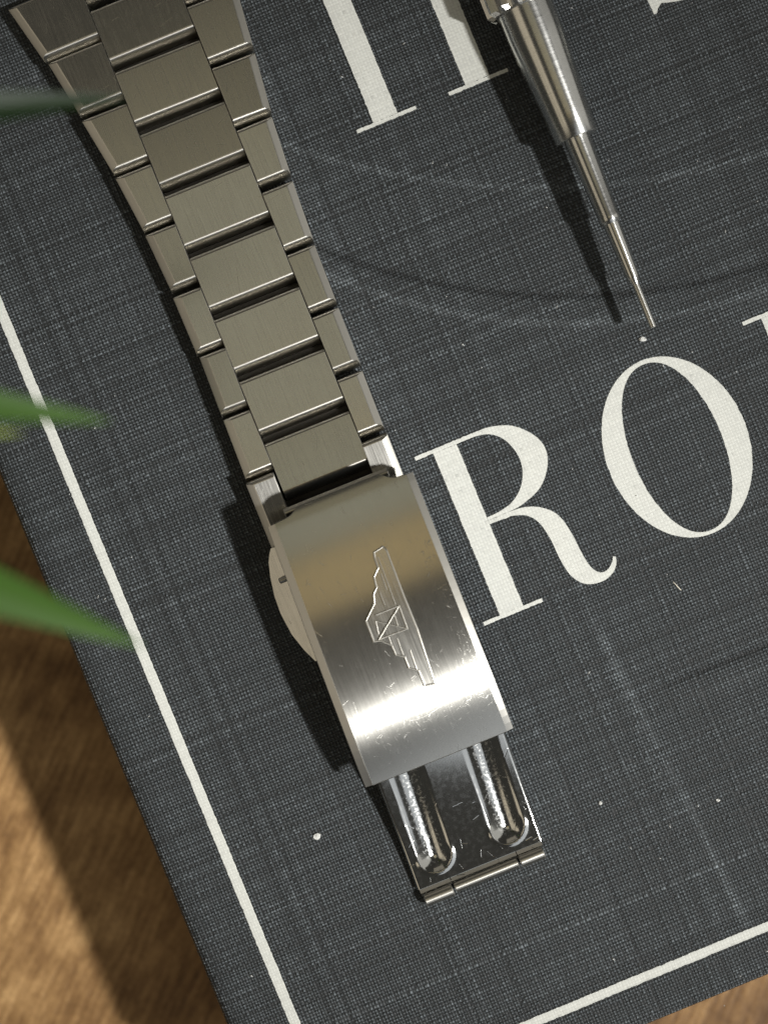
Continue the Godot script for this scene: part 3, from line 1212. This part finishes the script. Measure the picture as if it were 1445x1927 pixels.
func build_plant() -> void:
	var o := thing("potted_plant", "green plant with narrow pointed leaves reaching in over the left edge of the book", "plant", Vector3(-66, 0, 10), 0)
	var dark: StandardMaterial3D = mat.leaf.duplicate()
	dark.albedo_color = Color(0.014, 0.034, 0.008).linear_to_srgb()  # leaf in shadow: its shade is put into the albedo
	var yellow: StandardMaterial3D = mat.leaf.duplicate()
	yellow.albedo_color = Color(0.30, 0.38, 0.07).linear_to_srgb()
	# leaves are given from the stem to the tip, in mm from the plant's foot
	leaf(o, Vector3(2, 112, -22.5), Vector3(44.3, 98, -17.2), 8.4, 1.5, mat.leaf)
	leaf(o, Vector3(2, 110, -18.4), Vector3(46.8, 98, 0.7), 11.0, 1.5, mat.leaf)
	leaf(o, Vector3(2, 114, -34.6), Vector3(44.5, 92, -44.5), 7.9, 1.5, dark)
	leaf(o, Vector3(2, 108, -16.0), Vector3(37.7, 100, -16.2), 4.6, 1.0, yellow)
	var b := MB.new()
	for i in 22:
		var y0 := i * 5.0
		var y1 := y0 + 5.0
		for k in 10:
			var f0 := TAU * k / 10
			var f1 := TAU * (k + 1) / 10
			var d0 := Vector3(cos(f0), 0, sin(f0))
			var d1 := Vector3(cos(f1), 0, sin(f1))
			var c0 := Vector3(0, y0, -12.0 * y0 / 90 - 30 * pow(y0 / 100, 4))
			var c1 := Vector3(0, y1, -12.0 * y1 / 90 - 30 * pow(y1 / 100, 4))
			b.quad(c0 + d0 * 1.4, c0 + d1 * 1.4, c1 + d1 * 1.4, c1 + d0 * 1.4, d0, d1, d1, d0)
	commit("stem", [b, mat.leaf], o)


# ---- crumbs
func build_lint() -> void:
	for d: Array in [
		[30.35, -20.3, 0.42, 0.32, "tiny white crumb on the book just below the tool's pin tip"],
		[-7.85, 38.1, 0.5, 0.3, "largest white crumb, on the cloth between border line and clasp shadow"],
		[25.4, 34.2, 0.25, 0.2, "pale speck on the cloth right of the folding blade, nearer the blade"],
		[39.2, 33.9, 0.25, 0.2, "pale speck on the cloth far right of the folding blade"],
	]:
		var b := MB.new()
		var seg := 9
		var rings := 5
		var pts := []
		for j in rings + 1:
			var r := []
			for i in seg:
				var f := TAU * i / seg
				var g := PI * j / rings
				var w := rng.randf_range(0.75, 1.2)
				r.append(Vector3(cos(f) * sin(g) * d[2] * w, maxf(0.0, d[3] * (1 + cos(g)) * 0.5 * w), sin(f) * sin(g) * d[2] * w * 0.8))
			pts.append(r)
		for j in rings:
			for i in seg:
				var e := (i + 1) % seg
				b.flat(pts[j][i], pts[j][e], pts[j + 1][e], pts[j + 1][i], (pts[j][i] + pts[j + 1][e]) - Vector3(0, d[3] * 0.8, 0))
		var o := commit("crumb", [b, mat.lint], self)
		o.position = Vector3(d[0], BT, d[1]) * MM
		o.set_meta("label", d[4])
		o.set_meta("category", "crumb")
		o.set_meta("group", "crumbs on the book cover")
	# fine dust over the cloth and the steel
	var dust := MB.new()
	for k in 150:
		var p := Vector3(rng.randf_range(-44, 46), 0.02, rng.randf_range(-60, 60))
		var w := rng.randf_range(0.03, 0.085)
		if absf(p.x + p.z * -0.40 + 10.5) < 15.0 or p.x * 0.925 - p.z * 0.381 < -39.5:
			continue
		var ln := w * (1.0 if rng.randf() < 0.7 else 4.0)
		var a := rng.randf() * TAU
		var d := Vector3(cos(a), 0, sin(a))
		var e := Vector3(-d.z, 0, d.x)
		var peak := p + Vector3(0, w * 1.2, 0)
		var c := [p + d * ln, p + e * w, p - d * ln, p - e * w]
		for j in 4:
			var n: Vector3 = (c[j] + c[(j + 1) % 4]) / 2.0 - p + Vector3(0, w, 0)
			dust.tri(peak, c[j], c[(j + 1) % 4], n, n, n)
	var du := commit("dust", [dust, mat.lint], self)
	du.position = Vector3(0, BT, 0) * MM
	du.set_meta("label", "fine pale dust scattered over the dark book cloth")
	du.set_meta("category", "dust")
	du.set_meta("kind", "stuff")
	# a short fibre
	var b := MB.new()
	var line := [Vector3(-0.55, 0.12, -0.6), Vector3(-0.2, 0.28, -0.2), Vector3(0.15, 0.2, 0.2), Vector3(0.6, 0.08, 0.62)]
	for i in 3:
		var a: Vector3 = line[i]
		var c: Vector3 = line[i + 1]
		var s := Vector3(0.05, 0, -0.05)
		b.flat(a - s, a + s, c + s, c - s, Vector3.UP)
		b.flat(a - s, c - s, c - Vector3(0, 0.08, 0), a - Vector3(0, 0.08, 0), -s)
		b.flat(a + s, c + s, c - Vector3(0, 0.08, 0), a - Vector3(0, 0.08, 0), s)
	var f := commit("fibre", [b, mat.pages], self)
	f.scale = Vector3(0.8, 0.8, 0.8)
	f.position = Vector3(34.4, BT, 8.7) * MM
	f.set_meta("label", "short grey fibre on the cloth below the leg of the printed R")
	f.set_meta("category", "fibre")
